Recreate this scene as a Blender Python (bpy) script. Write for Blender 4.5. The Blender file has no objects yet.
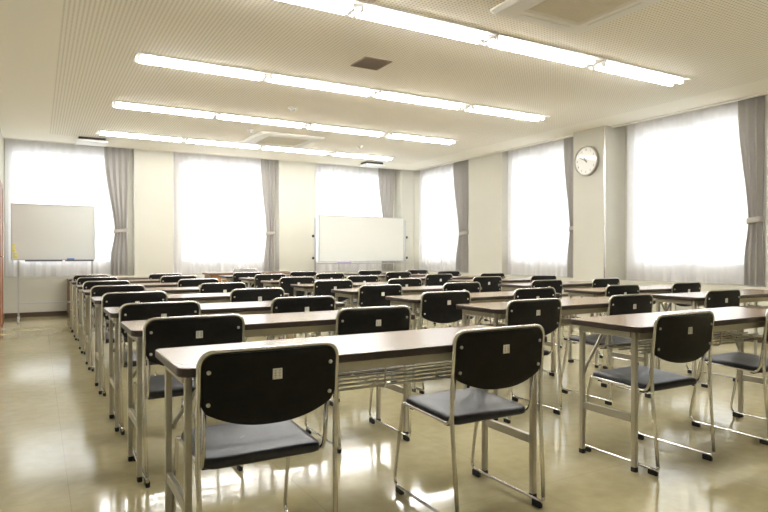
import bpy, bmesh, math, random
from mathutils import Vector, Matrix
random.seed(7)
S = bpy.context.scene
COL = S.collection
PI = math.pi

# ------------------------------------------------------------------ materials
def mat(name, col, rough=0.5, metal=0.0, spec=0.5, coat=0.0, emit=None, estr=0.0):
    m = bpy.data.materials.new(name)
    m.use_nodes = True
    b = m.node_tree.nodes['Principled BSDF']
    b.inputs['Base Color'].default_value = (*col, 1)
    b.inputs['Roughness'].default_value = rough
    b.inputs['Metallic'].default_value = metal
    b.inputs['Specular IOR Level'].default_value = spec
    b.inputs['Coat Weight'].default_value = coat
    if emit:
        b.inputs['Emission Color'].default_value = (*emit, 1)
        b.inputs['Emission Strength'].default_value = estr
    return m

def noise_tint(m, c1, c2, scale=(1, 1, 1), nscale=4.0, detail=4.0, lo=0.35, hi=0.65, bump=0.0, rough=None):
    """procedural colour variation (grain, cloudiness) in object coordinates"""
    nt = m.node_tree; N = nt.nodes; L = nt.links
    b = N['Principled BSDF']
    tc = N.new('ShaderNodeTexCoord'); mp = N.new('ShaderNodeMapping')
    mp.inputs['Scale'].default_value = scale
    nz = N.new('ShaderNodeTexNoise'); nz.inputs['Scale'].default_value = nscale; nz.inputs['Detail'].default_value = detail
    cr = N.new('ShaderNodeValToRGB')
    cr.color_ramp.elements[0].position = lo; cr.color_ramp.elements[1].position = hi
    cr.color_ramp.elements[0].color = (*c1, 1); cr.color_ramp.elements[1].color = (*c2, 1)
    L.new(tc.outputs['Object'], mp.inputs['Vector']); L.new(mp.outputs['Vector'], nz.inputs['Vector'])
    L.new(nz.outputs['Fac'], cr.inputs['Fac']); L.new(cr.outputs['Color'], b.inputs['Base Color'])
    if bump:
        bp = N.new('ShaderNodeBump'); bp.inputs['Strength'].default_value = bump; bp.inputs['Distance'].default_value = 0.002
        L.new(nz.outputs['Fac'], bp.inputs['Height']); L.new(bp.outputs['Normal'], b.inputs['Normal'])
    return m

def math_node(nt, op, a=None, b=None, v0=None, v1=None):
    n = nt.nodes.new('ShaderNodeMath'); n.operation = op
    if a is not None: nt.links.new(a, n.inputs[0])
    elif v0 is not None: n.inputs[0].default_value = v0
    if b is not None: nt.links.new(b, n.inputs[1])
    elif v1 is not None: n.inputs[1].default_value = v1
    return n.outputs[0]

M = {}
M['wall'] = noise_tint(mat('wall_paint', (.80, .75, .60), .65, spec=.3), (.58, .562, .485), (.615, .597, .52), nscale=1.3, lo=.3, hi=.7)
M['pillar_white'] = mat('trim_white', (.80, .77, .70), .5)
M['baseboard'] = mat('baseboard_brown', (.09, .06, .04), .4)
M['door_wood'] = noise_tint(mat('door_wood', (.3, .12, .05), .4), (.26, .095, .04), (.36, .15, .07), scale=(8, 8, .6), nscale=3)
M['chrome'] = mat('chrome_tube', (.72, .70, .66), .22, metal=1.0)
M['screw'] = mat('screw_metal', (.62, .61, .58), .35, metal=.8)
M['black_panel'] = noise_tint(mat('black_plastic', (.012, .012, .011), .5, spec=.22), (.010, .0095, .009), (.014, .013, .012), nscale=30, bump=.1)
M['black_vinyl'] = noise_tint(mat('black_vinyl', (.022, .022, .026), .36, spec=.5), (.02, .02, .024), (.027, .027, .032), nscale=60, bump=.12)
M['rubber'] = mat('rubber_black', (.012, .012, .012), .6)
M['plaque'] = mat('plaque_ivory', (.80, .78, .71), .5)
M['plaque_mark'] = mat('plaque_mark_grey', (.40, .38, .33), .6)
M['leg_paint'] = mat('table_leg_beige', (.50, .47, .385), .32, metal=.5)
M['apron'] = mat('table_rail_beige', (.62, .58, .47), .4)
M['edge'] = mat('table_edge_brown', (.05, .034, .027), .35)
M['rod'] = mat('shelf_rod_metal', (.52, .48, .41), .35, metal=.6)
M['white_metal'] = mat('white_metal', (.80, .80, .78), .4)
M['board'] = mat('whiteboard_enamel', (.83, .84, .80), .22)
M['board_grey'] = mat('whiteboard_old', (.73, .75, .725), .3)
M['alu'] = mat('aluminium', (.52, .52, .52), .35, metal=.8)
M['dark'] = mat('dark_plastic', (.03, .03, .032), .5)
M['tray_dark'] = mat('tray_dark_grey', (.10, .10, .11), .5)
M['blue'] = mat('eraser_blue', (.10, .22, .55), .5)
M['purple'] = mat('pen_purple', (.25, .14, .55), .4)
M['lilac'] = mat('eraser_lilac', (.52, .46, .72), .5)
M['yellow'] = mat('magnet_yellow', (.85, .78, .12), .5)
M['desk_wood'] = noise_tint(mat('desk_wood', (.36, .17, .08), .4), (.30, .135, .06), (.44, .22, .10), scale=(1, 6, 6), nscale=3)
M['desk_top'] = noise_tint(mat('desk_top', (.16, .09, .05), .35), (.13, .07, .04), (.20, .12, .07), scale=(1, 8, 8), nscale=4)
M['grey_fabric'] = noise_tint(mat('grey_fabric', (.34, .34, .33), .8), (.30, .30, .29), (.38, .38, .37), nscale=40)
M['vent_brown'] = mat('vent_brown', (.26, .20, .14), .6)
M['vent_dark'] = mat('vent_dark', (.05, .045, .04), .7)
M['ac_white'] = mat('ac_white', (.82, .81, .77), .45)
M['ac_grille'] = mat('ac_grille', (.68, .64, .54), .6)
M['clock_rim'] = mat('clock_rim', (.52, .50, .45), .3, metal=.8)
M['clock_face'] = mat('clock_face', (.84, .83, .78), .3, coat=.6)
M['clock_ink'] = mat('clock_ink', (.16, .155, .14), .5)
M['fixture'] = mat('fixture_white', (.86, .86, .84), .4)
M['tube'] = mat('lamp_tube', (.95, .95, .95), .4, emit=(1.0, .995, .985), estr=14.0)
M['frame_alu'] = mat('window_frame_alu', (.62, .62, .60), .4, metal=.3)
M['tie'] = mat('tie_band_grey', (.42, .385, .345), .8)

# drape: heavy grey-beige cloth with a little light passing through
def cloth(name, col, translucent, transparent, tcol):
    m = bpy.data.materials.new(name); m.use_nodes = True
    nt = m.node_tree; N = nt.nodes; L = nt.links
    N.remove(N['Principled BSDF'])
    out = N['Material Output']
    d = N.new('ShaderNodeBsdfDiffuse'); d.inputs['Color'].default_value = (*col, 1)
    t = N.new('ShaderNodeBsdfTranslucent'); t.inputs['Color'].default_value = (*tcol, 1)
    m1 = N.new('ShaderNodeMixShader'); m1.inputs[0].default_value = translucent
    L.new(d.outputs[0], m1.inputs[1]); L.new(t.outputs[0], m1.inputs[2])
    tc = N.new('ShaderNodeTexCoord'); w = N.new('ShaderNodeTexNoise'); w.inputs['Scale'].default_value = 90
    L.new(tc.outputs['Object'], w.inputs['Vector'])
    mr = N.new('ShaderNodeMapRange'); mr.inputs[1].default_value = .3; mr.inputs[2].default_value = .7
    mr.inputs[3].default_value = max(0, transparent - .03); mr.inputs[4].default_value = transparent + (.03 if transparent else 0)
    L.new(w.outputs['Fac'], mr.inputs[0])
    tr = N.new('ShaderNodeBsdfTransparent')
    m2 = N.new('ShaderNodeMixShader')
    L.new(mr.outputs[0], m2.inputs[0]); L.new(m1.outputs[0], m2.inputs[1]); L.new(tr.outputs[0], m2.inputs[2])
    L.new(m2.outputs[0], out.inputs['Surface'])
    return m
M['drape'] = cloth('drape_cloth', (.43, .41, .38), .26, 0.0, (.45, .42, .39))
M['sheer'] = cloth('sheer_cloth', (.91, .885, .90), .56, .13, (.90, .885, .90))

def glass():
    m = bpy.data.materials.new('window_glass'); m.use_nodes = True
    nt = m.node_tree; N = nt.nodes; L = nt.links
    N.remove(N['Principled BSDF'])
    g = N.new('ShaderNodeBsdfGlossy'); g.inputs['Roughness'].default_value = .02
    t = N.new('ShaderNodeBsdfTransparent'); t.inputs['Color'].default_value = (.96, .98, .97, 1)
    f = N.new('ShaderNodeFresnel'); f.inputs['IOR'].default_value = 1.45
    mx = N.new('ShaderNodeMixShader')
    L.new(f.outputs[0], mx.inputs[0]); L.new(t.outputs[0], mx.inputs[1]); L.new(g.outputs[0], mx.inputs[2])
    L.new(mx.outputs[0], N['Material Output'].inputs['Surface'])
    return m
M['glass'] = glass()

# table laminate: long brown wood grain, satin gloss
def laminate():
    m = mat('table_laminate', (.28, .18, .12), .21, spec=.6)
    noise_tint(m, (.235, .15, .09), (.30, .20, .122), scale=(1.2, 26, 26), nscale=2.2, detail=6, lo=.3, hi=.72)
    return m
M['laminate'] = laminate()

# floor: big polished vinyl tiles, cloudy ochre-beige with faint seams
def floor_mat():
    m = mat('floor_vinyl', (.5, .44, .3), .2, spec=.65)
    nt = m.node_tree; N = nt.nodes; L = nt.links
    b = N['Principled BSDF']
    tc = N.new('ShaderNodeTexCoord')
    n1 = N.new('ShaderNodeTexNoise'); n1.inputs['Scale'].default_value = 1.6; n1.inputs['Detail'].default_value = 5
    n2 = N.new('ShaderNodeTexNoise'); n2.inputs['Scale'].default_value = 14; n2.inputs['Detail'].default_value = 6
    L.new(tc.outputs['Object'], n1.inputs['Vector']); L.new(tc.outputs['Object'], n2.inputs['Vector'])
    add = math_node(nt, 'ADD', math_node(nt, 'MULTIPLY', n1.outputs['Fac'], v1=.55), math_node(nt, 'MULTIPLY', n2.outputs['Fac'], v1=.45))
    cr = N.new('ShaderNodeValToRGB')
    cr.color_ramp.elements[0].position = .36; cr.color_ramp.elements[1].position = .64
    cr.color_ramp.elements[0].color = (.425, .37, .20, 1); cr.color_ramp.elements[1].color = (.52, .46, .27, 1)
    L.new(add, cr.inputs['Fac'])
    sep = N.new('ShaderNodeSeparateXYZ'); L.new(tc.outputs['Object'], sep.inputs[0])
    def seam(sock, pitch, off):
        fr = math_node(nt, 'FRACT', math_node(nt, 'DIVIDE', math_node(nt, 'ADD', sock, v1=off), v1=pitch))
        return math_node(nt, 'LESS_THAN', math_node(nt, 'ABSOLUTE', math_node(nt, 'SUBTRACT', fr, v1=.5)), v1=.0018 / pitch)
    sm = math_node(nt, 'MAXIMUM', seam(sep.outputs[0], .9, .33), seam(sep.outputs[1], .9, .2))
    mx = N.new('ShaderNodeMix'); mx.data_type = 'RGBA'
    L.new(math_node(nt, 'MULTIPLY', sm, v1=.3), mx.inputs[0])
    L.new(cr.outputs['Color'], mx.inputs[6]); mx.inputs[7].default_value = (.20, .165, .10, 1)
    L.new(mx.outputs[2], b.inputs['Base Color'])
    mr = N.new('ShaderNodeMapRange'); mr.inputs[1].default_value = .35; mr.inputs[2].default_value = .65
    mr.inputs[3].default_value = .085; mr.inputs[4].default_value = .14
    L.new(n1.outputs['Fac'], mr.inputs[0]); L.new(mr.outputs[0], b.inputs['Roughness'])
    return m
M['floor'] = floor_mat()

# ceiling: acoustic board with a square grid of punched holes, plain border boards
def ceiling_mat():
    m = mat('ceiling_board', (.7, .65, .52), .8, spec=.2)
    nt = m.node_tree; N = nt.nodes; L = nt.links
    b = N['Principled BSDF']
    tc = N.new('ShaderNodeTexCoord'); sep = N.new('ShaderNodeSeparateXYZ'); L.new(tc.outputs['Object'], sep.inputs[0])
    P = .033
    def cell(s):
        return math_node(nt, 'SUBTRACT', math_node(nt, 'FRACT', math_node(nt, 'DIVIDE', s, v1=P)), v1=.5)
    cx, cy = cell(sep.outputs[0]), cell(sep.outputs[1])
    d = math_node(nt, 'SQRT', math_node(nt, 'ADD', math_node(nt, 'MULTIPLY', cx, cx), math_node(nt, 'MULTIPLY', cy, cy)))
    mr = N.new('ShaderNodeMapRange'); mr.interpolation_type = 'SMOOTHSTEP'
    mr.inputs[1].default_value = .20; mr.inputs[2].default_value = .30; mr.inputs[3].default_value = 1; mr.inputs[4].default_value = 0
    L.new(d, mr.inputs[0])
    k = math_node(nt, 'MULTIPLY', math_node(nt, 'GREATER_THAN', sep.outputs[0], v1=.16), math_node(nt, 'LESS_THAN', sep.outputs[0], v1=6.75))
    k = math_node(nt, 'MULTIPLY', k, math_node(nt, 'LESS_THAN', sep.outputs[1], v1=10.85))
    k = math_node(nt, 'MULTIPLY', k, mr.outputs[0])
    mx = N.new('ShaderNodeMix'); mx.data_type = 'RGBA'
    L.new(math_node(nt, 'MULTIPLY', k, v1=.5), mx.inputs[0])
    mx.inputs[6].default_value = (.90, .87, .785, 1); mx.inputs[7].default_value = (.27, .235, .175, 1)
    L.new(mx.outputs[2], b.inputs['Base Color'])
    return m
M['ceiling'] = ceiling_mat()

# ------------------------------------------------------------------ mesh helpers
def bm_box(bm, x0, x1, y0, y1, z0, z1, mi=0):
    vs = [bm.verts.new(p) for p in ((x0, y0, z0), (x1, y0, z0), (x1, y1, z0), (x0, y1, z0), (x0, y0, z1), (x1, y0, z1), (x1, y1, z1), (x0, y1, z1))]
    for f in ((0, 3, 2, 1), (4, 5, 6, 7), (0, 1, 5, 4), (1, 2, 6, 5), (2, 3, 7, 6), (3, 0, 4, 7)):
        fc = bm.faces.new([vs[i] for i in f]); fc.material_index = mi
    return vs

def fillet(pts, r, n=5):
    """round the inner corners of a polyline; r may be one radius or one per point"""
    P = [Vector(p) for p in pts]
    out = [P[0]]
    for i in range(1, len(P) - 1):
        rr = r[i] if isinstance(r, (list, tuple)) else r
        a, b, c = P[i - 1], P[i], P[i + 1]
        u, v = (a - b), (c - b)
        rr = min(rr, u.length * .49, v.length * .49)
        if rr < 1e-4:
            out.append(b); continue
        s, e = b + u.normalized() * rr, b + v.normalized() * rr
        for k in range(n + 1):
            t = k / n
            out.append(s * (1 - t) ** 2 + b * 2 * t * (1 - t) + e * t ** 2)
    out.append(P[-1])
    return out

def bm_tube(bm, pts, r, sides=8, mi=0):
    P = [Vector(p) for p in pts]
    n = len(P)
    T = []
    for i in range(n):
        a = P[max(i - 1, 0)]; b = P[min(i + 1, n - 1)]
        T.append((b - a).normalized())
    up = Vector((0, 0, 1)) if abs(T[0].z) < .9 else Vector((1, 0, 0))
    nrm = (up - T[0] * up.dot(T[0])).normalized()
    rings = []
    for i in range(n):
        if i:
            nrm = (nrm - T[i] * nrm.dot(T[i])).normalized()
        bi = T[i].cross(nrm)
        rings.append([bm.verts.new(P[i] + (nrm * math.cos(2 * PI * k / sides) + bi * math.sin(2 * PI * k / sides)) * r) for k in range(sides)])
    for i in range(n - 1):
        for k in range(sides):
            f = bm.faces.new((rings[i][k], rings[i][(k + 1) % sides], rings[i + 1][(k + 1) % sides], rings[i + 1][k])); f.smooth = True; f.material_index = mi
    for ring, rev in ((rings[0], True), (rings[-1], False)):
        f = bm.faces.new(ring[::-1] if rev else ring); f.material_index = mi

def bm_bar(bm, a, b, w, h, mi=0):
    """rectangular bar from a to b: w across (horizontal), h the other way"""
    a, b = Vector(a), Vector(b)
    t = (b - a).normalized()
    side = t.cross(Vector((0, 0, 1)))
    side = Vector((1, 0, 0)) if side.length < 1e-3 else side.normalized()
    o = side.cross(t).normalized()
    vs = []
    for p in (a, b):
        for s1, s2 in ((-1, -1), (1, -1), (1, 1), (-1, 1)):
            vs.append(bm.verts.new(p + side * (s1 * w / 2) + o * (s2 * h / 2)))
    for f in ((3, 2, 1, 0), (4, 5, 6, 7), (0, 1, 5, 4), (1, 2, 6, 5), (2, 3, 7, 6), (3, 0, 4, 7)):
        fc = bm.faces.new([vs[i] for i in f]); fc.material_index = mi

def rrect(w, d, r, n=5):
    """rounded rectangle outline centred at 0"""
    r = max(r, 1e-4)
    out = []
    for cx, cy, a0 in ((w / 2 - r, d / 2 - r, 0), (-w / 2 + r, d / 2 - r, 90), (-w / 2 + r, -d / 2 + r, 180), (w / 2 - r, -d / 2 + r, 270)):
        for k in range(n + 1):
            a = math.radians(a0 + 90 * k / n)
            out.append((cx + r * math.cos(a), cy + r * math.sin(a)))
    return out

def bm_loft(bm, rings, smooth=True, mis=None, cap=(0, 0)):
    R = [[bm.verts.new(p) for p in ring] for ring in rings]
    n = len(R[0])
    for i in range(len(R) - 1):
        for k in range(n):
            f = bm.faces.new((R[i][k], R[i][(k + 1) % n], R[i + 1][(k + 1) % n], R[i + 1][k])); f.smooth = smooth
            f.material_index = mis[i] if mis else 0
    f = bm.faces.new(R[0][::-1]); f.material_index = cap[0]
    f = bm.faces.new(R[-1]); f.material_index = cap[1]

def bm_disc_stack(bm, axis, c, prof, n=32, mis=None, cap=(0, 0)):
    """lathe: profile of (offset along axis, radius)"""
    ax = Vector(axis); u = Vector((0, 0, 1)) if abs(ax.z) < .9 else Vector((1, 0, 0)); v = ax.cross(u)
    c = Vector(c)
    bm_loft(bm, [[c + ax * o + (u * math.cos(2 * PI * k / n) + v * math.sin(2 * PI * k / n)) * r for k in range(n)] for o, r in prof], True, mis, cap)

def link(name, bm, mats, parent=None, bevel=0.0, seg=2):
    me = bpy.data.meshes.new(name)
    bmesh.ops.recalc_face_normals(bm, faces=bm.faces[:])
    bm.to_mesh(me); bm.free()
    for m in (mats if isinstance(mats, (list, tuple)) else [mats]):
        me.materials.append(m)
    o = bpy.data.objects.new(name, me); COL.objects.link(o)
    if parent: o.parent = parent
    if bevel:
        md = o.modifiers.new('bevel', 'BEVEL'); md.width = bevel; md.segments = seg; md.limit_method = 'ANGLE'; md.angle_limit = math.radians(50)
    return o

def boxes(name, lst, mats, parent=None, bevel=0.0):
    bm = bmesh.new()
    for b in lst: bm_box(bm, *b)
    return link(name, bm, mats, parent, bevel)

def empty(name, loc=(0, 0, 0), rz=0.0, parent=None):
    o = bpy.data.objects.new(name, None); COL.objects.link(o)
    o.empty_display_size = .1
    o.location = loc; o.rotation_euler = (0, 0, rz)
    if parent: o.parent = parent
    return o

def tag(o, label, cat, group=None):
    o['label'] = label; o['category'] = cat
    if group: o['group'] = group
    return o

def struct(o):
    o['kind'] = 'structure'
    return o

def dup(o, parent=None):
    c = o.copy(); COL.objects.link(c)
    if parent: c.parent = parent
    for ch in list(o.children): dup(ch, c)
    return c

# ------------------------------------------------------------------ room
XL, XR, YF, YB, H = -.47, 7.35, 11.6, -3.2, 2.9
SILL, HEAD, ND = .65, 2.79, .25                     # niche sill, window head, niche depth
far_n = [(XL, 1.50), (2.16, 4.19), (4.95, 7.02)]   # window niches in the far wall (x ranges)
right_n = [(9.60, 11.58), (6.80, 8.62), (3.98, 6.14)]  # niches in the right wall (y ranges)
ZT = 3.06
far_m = [(.07, .10), (.18, .10), (.12, .10)]   # solid margins beside each window (left, right)
right_m = [(.22, .05), (.18, .07), (.28, .19)]

struct(boxes('floor', [(XL - .2, XR + .42, YB - .2, YF + .42, -.12, 0)], M['floor']))
struct(boxes('ceiling', [(XL - .2, XR, YB - .2, YF, H, H + .25)], M['ceiling']))

# far wall: panel below the sills, piers, niche backs around each window
L_ = [(XL - .2, XR + .42, YF, YF + .42, 0, SILL)]
edges = [XL - .2] + [v for n in far_n for v in n] + [XR + .42]
for i in range(0, len(edges), 2):
    a, b = edges[i], edges[i + 1]
    if b - a > .001: L_.append((a, b, YF, YF + .42, SILL, ZT))
for (a, b), (ma, mb) in zip(far_n, far_m):
    L_ += [(a, b, YF + ND, YF + .42, SILL, .86), (a, b, YF + ND, YF + .42, HEAD, ZT),
           (a, a + ma, YF + ND, YF + .42, .86, HEAD), (b - mb, b, YF + ND, YF + .42, .86, HEAD),
           (a, b, YF + .02, YF + .42, ZT, ZT + .1)]
struct(boxes('wall_far', L_, M['wall']))
# right wall
L_ = [(XR, XR + .42, YB - .2, YF, 0, SILL)]
ys = sorted([v for n in right_n for v in n]); edges = [YB - .2] + ys + [YF]
for i in range(0, len(edges), 2):
    a, b = edges[i], edges[i + 1]
    if b - a > .001: L_.append((XR, XR + .42, a, b, SILL, ZT))
for (a, b), (ma, mb) in zip(right_n, right_m):
    L_ += [(XR + ND, XR + .42, a, b, SILL, .86), (XR + ND, XR + .42, a, b, HEAD, ZT),
           (XR + ND, XR + .42, a, a + ma, .86, HEAD), (XR + ND, XR + .42, b - mb, b, .86, HEAD),
           (XR + .02, XR + .42, a, b, ZT, ZT + .1)]
L_.append((7.17, XR, 6.14, 6.74, 0, H))              # the column with the clock
struct(boxes('wall_right', L_, M['wall']))
struct(boxes('wall_left', [(XL - .2, XL, YB - .2, YF, 0, H)], M['wall']))
struct(boxes('wall_back', [(XL, XR, YB - .2, YB, 0, H)], M['wall']))
struct(boxes('baseboard_far', [(XL, XR, YF - .012, YF, 0, .075)], M['baseboard']))
struct(boxes('baseboard_right', [(XR - .012, XR, YB, 6.14, 0, .075), (XR - .012, XR, 6.74, YF - .012, 0, .075), (7.158, 7.17, 6.128, 6.74, 0, .075), (7.17, XR - .012, 6.128, 6.14, 0, .075)], M['baseboard']))
struct(boxes('baseboard_left', [(XL, XL + .012, YB, 10.14, 0, .075), (XL, XL + .012, 10.94, YF - .012, 0, .075)], M['baseboard']))
# ceiling mouldings along the curtain slots
struct(boxes('trim_1', [(XR - .055, XR, YB, 6.14, H - .022, H), (XR - .055, XR, 6.74, YF - .055, H - .022, H)], M['pillar_white'], bevel=.005))
struct(boxes('trim_2', [(XL, XR - .055, YF - .03, YF, H - .012, H)], M['pillar_white'], bevel=.004))
# metal corner bead on the column
struct(boxes('trim_3', [(7.160, 7.170, 6.130, 6.150, .075, H)], M['chrome']))
# small door in the left wall
d = struct(boxes('door_1', [(XL, XL + .012, 10.2, 10.88, 0, 2.02)], M['door_wood']))
boxes('door_frame', [(XL, XL + .02, 10.14, 10.2, 0, 2.08), (XL, XL + .02, 10.88, 10.94, 0, 2.08), (XL, XL + .02, 10.2, 10.88, 2.02, 2.08)], M['door_wood'], d)
bm = bmesh.new(); bm_tube(bm, fillet([(XL + .01, 10.27, 1.0), (XL + .06, 10.27, 1.0), (XL + .06, 10.38, 1.0)], .02), .009)
link('door_handle', bm, M['chrome'], d)

# windows
def window(n, a, b, far, ma, mb):
    def bx(u0, u1, v0, v1, z0, z1):   # u along the wall, v depth measured from the niche back
        return (u0, u1, YF + ND + v0, YF + ND + v1, z0, z1) if far else (XR + ND + v0, XR + ND + v1, u0, u1, z0, z1)
    a, b = a + ma, b - mb
    mid = (a + b) / 2
    w = empty('window_%d' % n)
    struct(w)
    fr = boxes('window_frame', [bx(a, a + .05, .06, .12, .86, HEAD), bx(b - .05, b, .06, .12, .86, HEAD), bx(a + .05, b - .05, .06, .12, .86, .91), bx(a + .05, b - .05, .06, .12, HEAD - .05, HEAD), bx(mid - .025, mid + .025, .06, .12, .91, HEAD - .05)], M['frame_alu'], w)
    boxes('window_pane', [bx(a + .05, mid - .025, .088, .094, .91, HEAD - .05), bx(mid + .025, b - .05, .088, .094, .91, HEAD - .05)], M['glass'], w)
for i, (a, b) in enumerate(far_n): window(i + 1, a, b, True, *far_m[i])
for i, (a, b) in enumerate(right_n): window(i + 4, a, b, False, *right_m[i])

# ------------------------------------------------------------------ curtains
def sheet(name, u0, u1, z0, z1, far, depth, amp, pitch, mtl, shape=None, seedv=0, nz=26):
    """pleated cloth; shape(z)->(ua,ub) gives its edges at a height"""
    rnd = random.Random(seedv)
    npl = max(3, int((u1 - u0) / pitch)); per = 8
    nu = npl * per
    ph = [rnd.uniform(-.35, .35) for _ in range(npl + 2)]
    am = [rnd.uniform(.6, 1.25) for _ in range(npl + 2)]
    bm = bmesh.new(); rows = []
    for j in range(nz + 1):
        z = z0 + (z1 - z0) * j / nz
        ua, ub = shape(z) if shape else (u0, u1)
        t = (z1 - z) / (z1 - z0)
        row = []
        for i in range(nu + 1):
            s = i / nu
            k = s * npl; kk = int(k)
            fz = k - kk
            p = ph[kk] * (1 - fz) + ph[kk + 1] * fz
            a = am[kk] * (1 - fz) + am[kk + 1] * fz
            squeeze = (ub - ua) / (u1 - u0)
            off = amp * a * (.75 + .45 * t) * math.sin(2 * PI * (k + p * t * .8)) + amp * .35 * t * math.sin(2 * PI * k * .37 + seedv)
            u = ua + (ub - ua) * s + .15 * pitch * squeeze * math.sin(4 * PI * k) * .5
            u = min(max(u, min(ua, ub)), max(ua, ub))
            row.append(bm.verts.new((u, YF + depth + off, z) if far else (XR + depth + off, u, z)))
        rows.append(row)
    for j in range(nz):
        for i in range(nu):
            f = bm.faces.new((rows[j][i], rows[j][i + 1], rows[j + 1][i + 1], rows[j + 1][i])); f.smooth = True
    return link(name, bm, mtl)

def smooth(t): t = max(0, min(1, t)); return t * t * (3 - 2 * t)
TIE = 1.44
def curtains(idx, far, s0, s1, d0, d1, hook, lab_s, lab_d):
    """s0..s1 the net, d0..d1 the bunched drape (hook = side it is tied to, as a coordinate)"""
    sh = sheet('sheer_curtain', s0, s1, SILL + .012, H + .06, far, .125, .017, .145, M['sheer'], None, idx)
    tag(sh, lab_s, 'curtain', 'white net curtains')
    def shape(z):
        if z >= TIE: w = smooth((z - TIE) / (H + .06 - TIE) * 1.15) ** .8; n = .5
        else: w = smooth((TIE - z) / .5) * .42; n = .5
        k = n + (1 - n) * w
        far_edge = d0 if abs(d0 - hook) > abs(d1 - hook) else d1
        hk = hook + (far_edge - hook) * (.10 * (1 - w))
        fe = hook + (far_edge - hook) * (k + .10 * (1 - w))
        return (min(hk, fe), max(hk, fe))
    dr = sheet('drape', d0, d1, SILL + .012, H + .05, far, .048, .029, .082, M['drape'], shape, idx + 20, 34)
    tag(dr, lab_d, 'curtain', 'grey tied drapes')
    ua, ub = shape(TIE)
    c, hw = (ua + ub) / 2, (ub - ua) / 2 + .012
    bm = bmesh.new(); rings = []
    for zz, g in ((-.035, 0), (-.03, .004), (.03, .004), (.035, 0)):
        ring = []
        for k in range(24):
            a = 2 * PI * k / 24
            u = c + (hw + g) * math.copysign(abs(math.cos(a)) ** .7, math.cos(a)); v = .045 + (.042 + g) * math.sin(a)
            zt = TIE + zz + (u - c) * (.12 if hook > c else -.12)
            ring.append((u, YF + v, zt) if far else (XR + v, u, zt))
        rings.append(ring)
    bm_loft(bm, rings)
    link('tie_band', bm, M['tie'], dr)

curtains(1, True, XL + .02, 1.40, 1.02, 1.42, 1.42, 'white net curtain behind the left whiteboard', 'grey tied drape at the right of the leftmost window')
curtains(2, True, 2.18, 4.05, 3.83, 4.12, 4.12, 'white net curtain on the middle window of the far wall', 'grey tied drape at the right of the middle far window')
curtains(3, True, 4.97, 6.90, 6.47, 6.87, 6.87, 'white net curtain above the right whiteboard', 'grey tied drape right of the window behind the right whiteboard')
curtains(4, False, 9.66, 11.55, 9.64, 10.15, 9.64, 'white net curtain on the right wall window nearest the far corner', 'grey tied drape on the right wall window nearest the far corner')
curtains(5, False, 6.84, 8.60, 6.82, 7.16, 6.82, 'white net curtain just left of the clock column', 'grey tied drape just left of the clock column')
curtains(6, False, 4.06, 6.0, 4.02, 4.34, 4.02, 'white net curtain right of the clock column', 'grey tied drape at the right edge of the picture')

# ------------------------------------------------------------------ ceiling fittings
def lamp_proto():
    r = empty('ceiling_lamp')
    bm = bmesh.new(); l, w = 1.285, .29
    # shallow open tray: base plate with turned down, outward sloping lips
    bm_loft(bm, [[(x, y, H) for x, y in rrect(l, w, .004, 1)], [(x, y, H - .014) for x, y in rrect(l, w, .004, 1)],
                 [(x, y, H - .014) for x, y in rrect(l - .02, w - .03, .004, 1)], [(x, y, H - .008) for x, y in rrect(l - .04, w - .07, .004, 1)]], False)
    link('housing', bm, M['fixture'], r)
    for s in (-1, 1):
        bm = bmesh.new(); bm_tube(bm, [(-l / 2 + .05, s * .06, H - .027), (l / 2 - .05, s * .06, H - .027)], .0155, 10)
        link('lamp_tube', bm, M['tube'], r)
        for e in (-1, 1):
            boxes('lamp_socket', [(e * (l / 2 - .037) - .012, e * (l / 2 - .037) + .012, s * .06 - .022, s * .06 + .022, H - .046, H - .006)], M['fixture'], r, bevel=.004)
    return r
lx = [1.44, 2.725, 4.03, 5.385]
ly = [4.20, 6.24, 8.29, 10.33, 2.15]  # last row is out of view, added above the camera to light the foreground
lp = lamp_proto(); first = True
rown = ['nearest', 'second nearest', 'third', 'farthest', 'unseen added overhead']
colw = ['leftmost', 'second from left', 'third from left', 'rightmost']
for j, y in enumerate(ly):
    for i, x in enumerate(lx):
        o = lp if first else dup(lp); first = False
        o.location = (x, y - .05 + (x - 3.4) * .012, 0); o.rotation_euler = (0, 0, .012)
        tag(o, 'white twin-tube ceiling lamp, %s in the %s lamp row' % (colw[i], rown[j]), 'ceiling light', 'twin-tube ceiling lamps')

def cassette(x0, x1, y0, y1, label):
    cx, cy, w, dd = (x0 + x1) / 2, (y0 + y1) / 2, x1 - x0, y1 - y0
    r = empty('ceiling_air_conditioner', (cx, cy, H))
    bm = bmesh.new()
    bm_loft(bm, [[(x, y, 0) for x, y in rrect(w, dd, .03)], [(x, y, -.012) for x, y in rrect(w, dd, .03)], [(x, y, -.035) for x, y in rrect(w - .06, dd - .06, .03)],
                 [(x, y, -.035) for x, y in rrect(w - .36, dd - .36, .015)], [(x, y, -.022) for x, y in rrect(w - .40, dd - .40, .01)]], False)
    link('panel', bm, M['ac_white'], r)
    bm = bmesh.new(); g = (w - .42) / 2; h = (dd - .42) / 2
    bm_box(bm, -g, g, -h, h, -.026, -.0225)
    n = 16
    for k in range(n):
        y = -h + (k + .5) * 2 * h / n
        bm_box(bm, -g, g, y - .009, y + .009, -.0275, -.026)
    link('intake_grille', bm, M['ac_grille'], r)
    for sx, sy in ((1, 0), (-1, 0), (0, 1), (0, -1)):
        if sx: b = (sx * (w / 2 - .105) - .03, sx * (w / 2 - .105) + .03, -h * .95, h * .95, -.041, -.036)
        else: b = (-g * .95, g * .95, sy * (dd / 2 - .105) - .03, sy * (dd / 2 - .105) + .03, -.041, -.036)
        boxes('louver', [b], M['white_metal'], r, bevel=.002)
    return tag(r, label, 'air conditioner', 'ceiling air conditioners')
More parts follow.
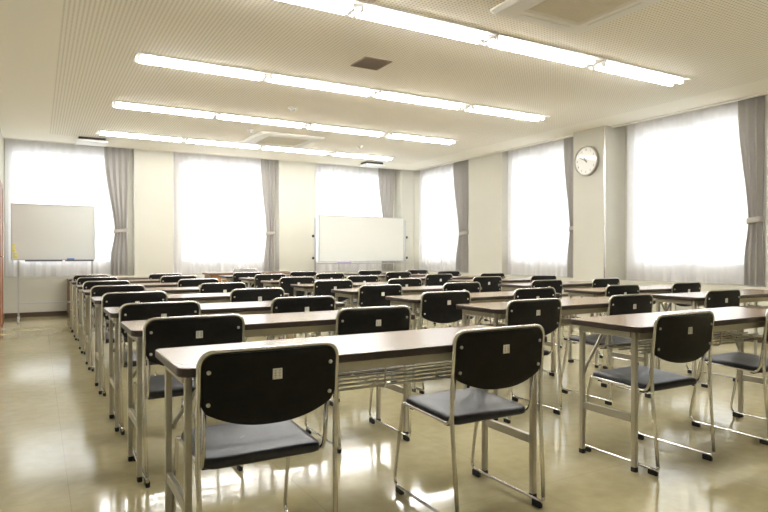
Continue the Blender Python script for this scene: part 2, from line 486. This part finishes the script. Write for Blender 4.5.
cassette(3.0, 3.95, 2.72, 3.67, 'square ceiling air conditioner nearest, cut by the top edge')
cassette(2.95, 4.02, 8.98, 10.02, 'square ceiling air conditioner far off between the two farthest lamp rows')

r = empty('ceiling_vent', (2.838, 5.257, H))
bm = bmesh.new(); bm_loft(bm, [[(x, y, 0) for x, y in rrect(.30, .31, .004, 1)], [(x, y, -.010) for x, y in rrect(.30, .31, .004, 1)], [(x, y, -.010) for x, y in rrect(.27, .28, .004, 1)], [(x, y, -.002) for x, y in rrect(.268, .278, .004, 1)]], False)
link('frame', bm, M['vent_brown'], r)
bm = bmesh.new()
for k in range(11):
    y = -.125 + k * .025
    bm_bar(bm, (-.134, y, -.0062), (.134, y, -.0062), .015, .004)
link('slats', bm, M['vent_brown'], r)
tag(r, 'small square brown air vent in the ceiling', 'vent')

for x, y, lb in ((2.84, 7.37, 'round smoke detector on the ceiling nearest the viewer'), (4.86, 9.41, 'round smoke detector on the ceiling at right of the far air conditioner'), (2.80, 9.0, 'round smoke detector on the ceiling at left of the far air conditioner')):
    r = empty('smoke_detector', (x, y, H))
    bm = bmesh.new(); bm_disc_stack(bm, (0, 0, -1), (0, 0, 0), [(0, .055), (.012, .055), (.02, .048)], 20); link('base', bm, M['ac_white'], r)
    bm = bmesh.new(); bm_disc_stack(bm, (0, 0, -1), (0, 0, -.02), [(0, .034), (.016, .032), (.022, .02)], 20); link('sensor_cap', bm, M['white_metal'], r)
    tag(r, lb, 'smoke detector', 'smoke detectors')

for x0, x1, y0, y1, lb in ((.55, 1.0, 10.80, 11.18, 'flat white ceiling diffuser panel above the left window'), (5.76, 6.20, 10.88, 11.20, 'flat white ceiling diffuser panel above the right whiteboard')):
    r = empty('ceiling_diffuser', ((x0 + x1) / 2, (y0 + y1) / 2, H)); w, dd = (x1 - x0) / 2, (y1 - y0) / 2
    boxes('neck', [(-w + .03, w - .03, -dd + .03, dd - .03, -.04, 0)], M['vent_dark'], r)
    boxes('plate', [(-w, w, -dd, dd, -.075, -.04)], M['white_metal'], r, bevel=.006)
    tag(r, lb, 'ceiling diffuser', 'ceiling diffusers')

# ------------------------------------------------------------------ clock on the column (faces -X)
ck = empty('wall_clock', (7.17, 6.465, 2.425))
R = .226
bm = bmesh.new(); bm_disc_stack(bm, (-1, 0, 0), (0, 0, 0), [(0, R), (.04, R), (.052, R - .008), (.055, R - .016), (.045, R - .022), (.028, R - .022)], 48); link('rim', bm, M['clock_rim'], ck)
bm = bmesh.new(); bm_disc_stack(bm, (-1, 0, 0), (-.028, 0, 0), [(0, R - .0215), (.004, R - .0215)], 48); link('dial', bm, M['clock_face'], ck)
def text_mesh(s, size):
    cu = bpy.data.curves.new('t', 'FONT'); cu.body = s; cu.size = size; cu.align_x = 'CENTER'; cu.align_y = 'CENTER'; cu.extrude = .0006
    o = bpy.data.objects.new('t', cu); COL.objects.link(o)
    dg = bpy.context.evaluated_depsgraph_get()
    me = bpy.data.meshes.new_from_object(o.evaluated_get(dg)); bpy.data.objects.remove(o)
    return me
# viewer looks along +X at the dial: his right is -Y
view = Matrix(((0, 0, -1), (-1, 0, 0), (0, 1, 0)))     # local x -> -Y, local y -> +Z, local z -> -X
bm = bmesh.new()
for n in range(1, 13):
    me = text_mesh(str(n), .042)
    a = math.radians(30 * n); px, py = .165 * math.sin(a), .165 * math.cos(a)
    tb = bmesh.new(); tb.from_mesh(me)
    for v in tb.verts:
        v.co = view @ Vector((v.co.x + px, v.co.y + py, v.co.z)) + Vector((-.0332, 0, 0))
    tb.to_mesh(me); tb.free(); bm.from_mesh(me)
link('numerals', bm, M['clock_ink'], ck)
bm = bmesh.new()
for n in range(60):
    a = math.radians(6 * n); r0 = .197 if n % 5 else .192
    p0 = view @ Vector((r0 * math.sin(a), r0 * math.cos(a), 0)); p1 = view @ Vector((.205 * math.sin(a), .205 * math.cos(a), 0))
    bm_bar(bm, p0 + Vector((-.033, 0, 0)), p1 + Vector((-.033, 0, 0)), .0018, .0018)
link('minute_marks', bm, M['clock_ink'], ck)
def hand(name, deg, ln, w, off):
    bm = bmesh.new(); a = math.radians(deg)
    rot = Matrix.Rotation(-a, 3, 'Z')
    pts = [(-w, -.035), (w, -.035), (w * .55, ln), (-w * .55, ln)]
    vs0 = [view @ (rot @ Vector((x, y, off))) for x, y in pts]; vs1 = [view @ (rot @ Vector((x, y, off + .002))) for x, y in pts]
    A = [bm.verts.new(p) for p in vs0]; B = [bm.verts.new(p) for p in vs1]
    bm.faces.new(A[::-1]); bm.faces.new(B)
    for k in range(4): bm.faces.new((A[k], A[(k + 1) % 4], B[(k + 1) % 4], B[k]))
    link(name, bm, M['clock_ink'], ck)
hand('hour_hand', 325, .10, .008, .038); hand('minute_hand', 298, .155, .0055, .042)
bm = bmesh.new(); bm_disc_stack(bm, (-1, 0, 0), (-.032, 0, 0), [(0, .009), (.015, .009)], 12); link('hub', bm, M['clock_ink'], ck)
tag(ck, 'round white wall clock with silver rim on the column', 'clock')

# ------------------------------------------------------------------ tables
TL, TD, TH = 1.51, .454, .70
def table_proto():
    """origin on the floor below the middle of the front (chair side) edge; x right, y away"""
    r = empty('folding_table')
    bm = bmesh.new(); tk = .028
    def ring(w, d, rr, z): return [(x, y + TD / 2, z) for x, y in rrect(w, d, rr, 6)]
    bm_loft(bm, [ring(TL - .008, TD - .008, .034, TH - tk), ring(TL, TD, .038, TH - tk + .004), ring(TL, TD, .038, TH - .004), ring(TL - .003, TD - .003, .037, TH - .001), ring(TL - .009, TD - .009, .034, TH)],
            False, [1, 1, 1, 0], (1, 0))
    link('tabletop', bm, [M['laminate'], M['edge']], r)
    xs = TL / 2 - .040
    for s in (-1, 1):
        for y in (.066, TD - .066):
            bm = bmesh.new(); bm_box(bm, s * xs - .011, s * xs + .011, y - .013, y + .013, .022, TH - tk)
            lg = link('leg', bm, M['leg_paint'], r, bevel=.004)
            boxes('foot_glide', [(s * xs - .0108, s * xs + .0108, y - .0145, y + .0145, 0, .026)], M['rubber'], lg, bevel=.004)
        boxes('crossbar', [(s * xs - .010, s * xs + .010, .081, TD - .081, .235, .272)], M['leg_paint'], r, bevel=.003)
        boxes('leg_head_rail', [(s * xs - .016, s * xs + .016, .082, TD - .082, TH - tk - .032, TH - tk - .002)], M['leg_paint'], r, bevel=.003)
        bm = bmesh.new(); y = TD - .066
        bm_tube(bm, fillet([(s * (xs - .014), y, .42), (s * (xs - .03), y, .455), (s * (xs - .16), y, .625), (s * (xs - .20), y, TH - tk - .004)], .05), .0085)
        link('folding_brace', bm, M['leg_paint'], r)
    for y in (.06, TD - .06):
        boxes('apron_rail', [(-xs + .02, xs - .02, y - .008, y + .008, TH - tk - .042, TH - tk)], M['apron'], r, bevel=.002)
    bm = bmesh.new()
    for y in (.10, .165, .23, .295, .36):
        bm_tube(bm, [(-xs + .09, y, .556), (xs - .09, y, .556)], .005, 6)
    for x in (-.5, 0, .5):
        bm_tube(bm, fillet([(x, .075, TH - tk - .02), (x, .085, .548), (x, .375, .548), (x, .385, TH - tk - .02)], .02, 3), .0045, 6)
    link('wire_shelf', bm, M['rod'], r)
    return r

# ------------------------------------------------------------------ chairs
def chair_proto():
    """origin on the floor midway between the rear feet; y towards the table (the sitter looks along +y)"""
    r = empty('stacking_chair')
    zt = .751; w = .224
    # rear hoop: rear legs running up and over the backrest
    def hy(z): q = z / zt; return -.022 + .024 * q - .040 * q ** 3
    pts = [(-w + .008, -.046, .05), (-w, hy(.40) - .004, .40), (-w, hy(.56), .56), (-w, hy(zt), zt), (0, hy(zt) - .012, zt + .001), (w, hy(zt), zt), (w, hy(.56), .56), (w, hy(.40) - .004, .40), (w - .008, -.046, .05)]
    P = fillet(pts, [0, .1, .05, .05, .3, .05, .05, .1, 0], 7)
    bm = bmesh.new(); bm_tube(bm, P, .0082, 8); link('back_frame', bm, M['chrome'], r)
    for s in (-1, 1):
        xo, xi = s * .213, s * .201
        pts = [(s * (w - .008), -.046, .051), (xo, -.048, .027), (xo, .430, .027), (s * .211, .355, .400), (xi, .338, .396), (xi, .03, .386), (xi, .010, .43), (xi, hy(.60) + .014, .60)]
        P = fillet(pts, [0, .03, .05, .03, .02, .035, .02, 0], 5)
        bm = bmesh.new(); bm_tube(bm, P, .0072, 8); link('side_frame', bm, M['chrome'], r)
        for y in (-.016, .384):
            boxes('foot_pad', [(min(xo - s * .012, xo + s * .0068), max(xo - s * .012, xo + s * .0068), y - .024, y + .024, 0, .029)], M['rubber'], r, bevel=.004)
    # backrest: bowed plate with round upper corners and a curved lower edge
    hw = w - .006; cr = .044
    def bow(x): return -.016 * (1 - (x / hw) ** 2)
    def ztop(x):
        e = max(0, abs(x) - (hw - cr)); return zt - .005 - cr + math.sqrt(max(0, cr * cr - e * e))
    def zbot(x):
        t = abs(x) / hw; return .516 + .058 * t ** 2.3 + .02 * max(0, t - .93) / .07
    nx, nz = 36, 10
    xs = [hw * math.sin(PI / 2 * (-1 + 2 * i / nx)) * .9995 for i in range(nx + 1)]
    bm = bmesh.new(); sides = []
    for dy in (-.0085, .0085):
        g = []
        for x in xs:
            zb, zz = zbot(x), ztop(x)
            g.append([bm.verts.new((x, hy(zb + (zz - zb) * j / nz) + bow(x) + dy, zb + (zz - zb) * j / nz)) for j in range(nz + 1)])
        sides.append(g)
        for i in range(nx):
            for j in range(nz):
                f = bm.faces.new((g[i][j], g[i + 1][j], g[i + 1][j + 1], g[i][j + 1])); f.smooth = True
    A, B = sides
    rim = [(i, 0) for i in range(nx + 1)] + [(nx, j) for j in range(1, nz + 1)] + [(i, nz) for i in range(nx - 1, -1, -1)] + [(0, j) for j in range(nz - 1, 0, -1)]
    for k in range(len(rim)):
        (i, j), (p, q) = rim[k], rim[(k + 1) % len(rim)]
        bm.faces.new((A[i][j], A[p][q], B[p][q], B[i][j]))
    br = link('backrest', bm, M['black_panel'], r, bevel=.0022, seg=2)
    for sx in (-1, 1):
        for z in (.692, .594):
            x = sx * .197
            bm = bmesh.new(); bm_disc_stack(bm, (0, -1, 0), (x, hy(z) + bow(x) - .0083, z), [(0, .0068), (.003, .0068), (.005, .004)], 12)
            link('screw', bm, M['screw'], br)
    x, z = .012, .672
    y = hy(z) + bow(x) - .0085
    pq = boxes('plaque', [(x - .0155, x + .0155, y - .0025, y + .002, z - .017, z + .017)], M['plaque'], br, bevel=.001)
    bm = bmesh.new(); y2 = y - .003
    for q in (-.007, .007):
        bm_box(bm, x + q - .0045, x + q + .0045, y2, y2 + .0007, z + .0105, z + .0120); bm_box(bm, x + q - .0045, x + q + .0045, y2, y2 + .0007, z + .002, z + .0035)
        bm_box(bm, x + q - .0045, x + q + .0045, y2, y2 + .0007, z - .006, z - .0045)
        bm_box(bm, x + q - .0008, x + q + .0008, y2, y2 + .0007, z - .012, z + .0115)
    link('plaque_characters', bm, M['plaque_mark'], pq)
    # seat: thin upholstered pad with a soft edge, dished, a touch lower at the back
    bm = bmesh.new(); sw, sd = .402, .366
    def sring(g, z, rr):
        out = []
        for x, y in rrect(sw - 2 * g, sd - 2 * g, rr, 5):
            t = (y + sd / 2) / sd
            dish = -.009 * math.exp(-((t - .30) / .22) ** 2) * (1 if z > .40 else .4)
            out.append((x, y + sd / 2 + .014, z + .006 * t + dish + (-.006 * (1 - t) ** 4 if z > .40 else -.008 * (1 - t) ** 3)))
        return out
    rings = [sring(.03, .389, .03), sring(.006, .389, .04), sring(0, .395, .045), sring(.001, .408, .045), sring(.007, .415, .04), sring(.022, .4185, .03)]
    rings += [sring(g, .419, max(.004, .03 - g * .15)) for g in (.04, .06, .08, .10, .12, .14, .16, .18)]
    bm_loft(bm, rings, True); link('seat', bm, M['black_vinyl'], r)
    boxes('seat_bracket', [(-.195, .195, .305, .325, .380, .392), (-.195, .195, .05, .07, .374, .386)], M['rubber'], r)
    return r

X0 = .366; PITCH = 2.114
rowY = [2.338, 3.372, 4.285, 5.375, 6.46, 7.50, 8.60, 9.54]
colX = [X0, X0 + PITCH - .03, X0 + 2 * PITCH]
dX = {(1, 1): .008, (1, 2): -.02, (1, 6): .04, (2, 1): -.13, (2, 2): -.19, (2, 3): -.08, (1, 0): -.006}
roww = ['nearest', 'second', 'third', 'fourth', 'fifth', 'sixth', 'seventh', 'farthest']
cX = {(1, 0, 0): .022, (1, 0, 1): .012, (1, 1, 1): -.035, (0, 2, 1): -.035, (1, 2, 1): -.04, (1, 3, 0): .02, (1, 4, 0): .045, (1, 5, 0): .04, (1, 6, 0): .045, (1, 7, 0): .045, (2, 3, 0): .02}
colw = ['left', 'middle', 'right']
tp, cp_ = table_proto(), chair_proto()
ft = fc = True
for ci in range(3):
    for ri in range(8):
        if (ci, ri) == (2, 0): continue
        x0 = colX[ci] + dX.get((ci, ri), 0); yb = rowY[ri]
        t = tp if ft else dup(tp); ft = False
        t.location = (x0 + TL / 2, yb - TD, 0)
        rw = '%s row' % roww[ri] if ri in (0, 7) else '%s row from the viewer' % roww[ri]
        tag(t, 'brown-topped folding table, %s, %s column' % (rw, colw[ci]), 'table', 'folding tables')
        for k, (cx, side) in enumerate(((.272, 'left'), (1.217, 'right'))):
            if (ci, ri, k) == (2, 1, 1): continue
            c = cp_ if fc else dup(cp_); fc = False
            rnd = random.Random(ci * 100 + ri * 10 + k)
            c.location = (x0 + cx + cX.get((ci, ri, k), 0), yb - TD + .012 - (rnd.uniform(0, .012) if ri else 0) - (.025 if (ci, ri, k) == (0, 0, 0) else 0), 0)
            rw = '%s table' % roww[ri] if ri in (0, 7) else '%s row table' % roww[ri]
            tag(c, 'black chair with chrome frame, %s seat at the %s, %s column' % (side, rw, colw[ci]), 'chair', 'black chairs at the tables')

# ------------------------------------------------------------------ teacher's desk and grey chair by the far window
dk = empty('teacher_desk', (2.42, 9.98, 0))
boxes('desk_top', [(0, 1.5, 0, .5, .69, .72)], M['desk_top'], dk, bevel=.004)
for x in (.03, 1.12):
    p = boxes('pedestal', [(x, x + .35, .03, .47, .02, .69)], M['desk_wood'], dk, bevel=.004)
    for z in (.05, .26, .47):
        f = boxes('drawer', [(x + .01, x + .34, .47, .482, z, z + .2)], M['desk_wood'], p)
boxes('modesty_panel', [(.38, 1.12, .04, .058, .3, .69)], M['desk_top'], dk)
tag(dk, 'brown wooden desk in front of the middle far window', 'desk')

gc = dup(cp_)
gc.name = 'grey_chair'
gc.location = (3.41, 11.28, 0); gc.rotation_euler = (0, 0, PI)
tag(gc, 'grey-backed chair behind the wooden desk, facing the room', 'chair')
if 'group' in gc: del gc['group']
for ch in list(gc.children):
    if ch.name.split('.')[0] in ('backrest', 'seat'):
        ch.data = ch.data.copy(); ch.data.materials[0] = M['grey_fabric']
        for g in list(ch.children):
            for h in list(g.children): bpy.data.objects.remove(h)
            if g.name.startswith('plaque'): bpy.data.objects.remove(g)

# low wooden cabinet against the far wall at left
cb = empty('low_cabinet', (.440, 11.2, 0))
boxes('cabinet_body', [(0, .34, 0, .38, .06, .60)], M['desk_top'], cb, bevel=.003)
boxes('cabinet_top', [(-.008, .342, -.018, .385, .60, .625)], M['desk_top'], cb, bevel=.003)
boxes('plinth', [(.02, .32, .02, .38, 0, .06)], M['baseboard'], cb)
for x in (.008,):
    dd = boxes('cabinet_door', [(x, x + .324, -.014, 0, .07, .59)], M['desk_top'], cb, bevel=.002)
    boxes('handle', [(x + .28, x + .292, -.03, -.014, .30, .40)], M['chrome'], dd)
tag(cb, 'low brown wooden cabinet against the far wall behind the left tables', 'cabinet')

# ------------------------------------------------------------------ whiteboards on stands
def castor(bm, x, y):
    bm_disc_stack(bm, (1, 0, 0), (x - .011, y, .026), [(0, .024), (.002, .026), (.020, .026), (.022, .024)], 14)
def whiteboard(name, x0, x1, z0, z1, y, face, px0, px1, lowbar, label, tray):
    r = empty(name, (0, 0, 0))
    b = boxes('board', [(x0 + .012, x1 - .012, y - .014, y + .012, z0 + .012, z1 - .012)], face, r)
    boxes('board_frame', [(x0, x1, y - .02, y + .016, z1 - .014, z1), (x0, x1, y - .02, y + .016, z0, z0 + .014), (x0, x0 + .014, y - .02, y + .016, z0 + .014, z1 - .014), (x1 - .014, x1, y - .02, y + .016, z0 + .014, z1 - .014)], M['alu'], b, bevel=.003)
    for x in (px0, px1):
        bm = bmesh.new()
        bm_bar(bm, (x, y + .035, .075), (x, y + .035, z0 + .55 if tray == 'dark' else z1 - .05), .026, .026)
        bm_bar(bm, (x, y - .24, .062), (x, y + .24, .062), .028, .024)
        st = link('stand_post', bm, M['alu'], r)
        for s in (-1, 1):
            bm = bmesh.new(); castor(bm, x, y + s * .22); bm_box(bm, x - .006, x + .006, y + s * .22 - .008, y + s * .22 + .008, .026, .055)
            link('castor', bm, M['dark'] if tray != 'dark' else M['alu'], st)
    bm = bmesh.new(); bm_bar(bm, (px0, y + .035, lowbar), (px1, y + .035, lowbar), .02, .02); link('crossbar', bm, M['alu'], r)
    return tag(r, label, 'whiteboard')
y1 = 10.90
whiteboard('whiteboard', -.345, .812, .935, 1.805, y1, M['board_grey'], -.25, .775, .27, 'grey-white mobile whiteboard on castors in front of the leftmost window', 'dark')
w1 = COL.objects['whiteboard']
for a, b in ((-.16, .345), (.385, .79)):
    boxes('pen_tray', [(a, b, y1 - .075, y1 - .015, .918, .930), (a, b, y1 - .080, y1 - .075, .918, .942)], M['tray_dark'], w1)
tag(boxes('board_eraser', [(.41, .515, y1 - .072, y1 - .030, .931, .965)], M['blue'], None, .006), 'blue eraser on the tray of the left whiteboard', 'eraser')
for k, z in enumerate((.99, 1.035, 1.08, 1.125, 1.165)):
    bm = bmesh.new(); bm_disc_stack(bm, (0, -1, 0), (-.305 + (.02 if k < 2 else -.005), y1 - .0141, z), [(0, .02), (.008, .02), (.011, .016)], 16)
    pos = ['lowest', 'second lowest', 'middle', 'second highest', 'topmost'][k]
    tag(link('magnet', bm, M['yellow']), 'yellow round magnet, %s of the column on the left whiteboard' % pos, 'magnet', 'yellow magnets on the left whiteboard')

y2 = 10.35
wb = whiteboard('reversible_whiteboard', 4.49, 6.32, .885, 1.745, y2, M['board'], 4.435, 6.375, .22, 'white reversible whiteboard on a stand near the far corner', 'light')
boxes('pen_tray', [(4.43, 6.38, y2 - .085, y2 - .0205, .845, .856), (4.43, 6.38, y2 - .090, y2 - .085, .845, .868)], M['alu'], wb)
for x in (4.435, 6.375):
    for z in (1.36, .955):
        bm = bmesh.new(); s = -1 if x < 5 else 1
        bm_disc_stack(bm, (s, 0, 0), (x + s * .013, y2 + .035, z), [(0, .012), (.012, .012), (.012, .024), (.036, .024), (.040, .02)], 14)
        link('pivot_knob', bm, M['dark'], wb)
def pen(x, m, label, ln=.13, dy=0):
    bm = bmesh.new(); bm_tube(bm, [(x, y2 - .055 + dy, .8665), (x + ln, y2 - .055 + dy, .8665)], .0095, 10)
    r = link('marker_pen', bm, m)
    bm = bmesh.new(); bm_tube(bm, [(x + ln * .68, y2 - .055 + dy, .8665), (x + ln * 1.005, y2 - .055 + dy, .8665)], .0102, 10); link('cap', bm, m, r)
    return tag(r, label, 'pen', 'pens on the right whiteboard tray')
tag(boxes('board_eraser', [(4.86, 4.99, y2 - .078, y2 - .034, .857, .892)], M['lilac'], None, .006), 'lilac eraser on the tray of the right whiteboard', 'eraser')
pen(5.0, M['purple'], 'purple marker pen beside the lilac eraser')
pen(5.80, M['dark'], 'black marker pen on the right whiteboard tray, left of the dark pair')
pen(5.97, M['dark'], 'black marker pen on the right whiteboard tray, at its far right')

# ------------------------------------------------------------------ daylight, camera, view
w = bpy.data.worlds.new('overcast_sky'); S.world = w; w.use_nodes = True
bg = w.node_tree.nodes['Background']; bg.inputs['Color'].default_value = (.96, .98, 1.0, 1); bg.inputs['Strength'].default_value = 2.3

cam = bpy.data.cameras.new('camera'); co = bpy.data.objects.new('camera', cam); COL.objects.link(co)
cam.sensor_width = 36; cam.lens = 611.44 / 768 * 36; cam.clip_start = .05
co.location = (0, 0, 1.0468); co.rotation_euler = (PI / 2 - .0047, 0, -.5161)
S.camera = co
S.view_settings.view_transform = 'Standard'; S.view_settings.look = 'None'
S.view_settings.gamma = 1; S.view_settings.use_curve_mapping = False
S.view_settings.exposure = 1.45
S.cycles.use_denoising = True
S.cycles.max_bounces = 10; S.cycles.diffuse_bounces = 6; S.cycles.glossy_bounces = 4; S.cycles.transparent_max_bounces = 16; S.cycles.transmission_bounces = 6
S.cycles.sample_clamp_indirect = 8
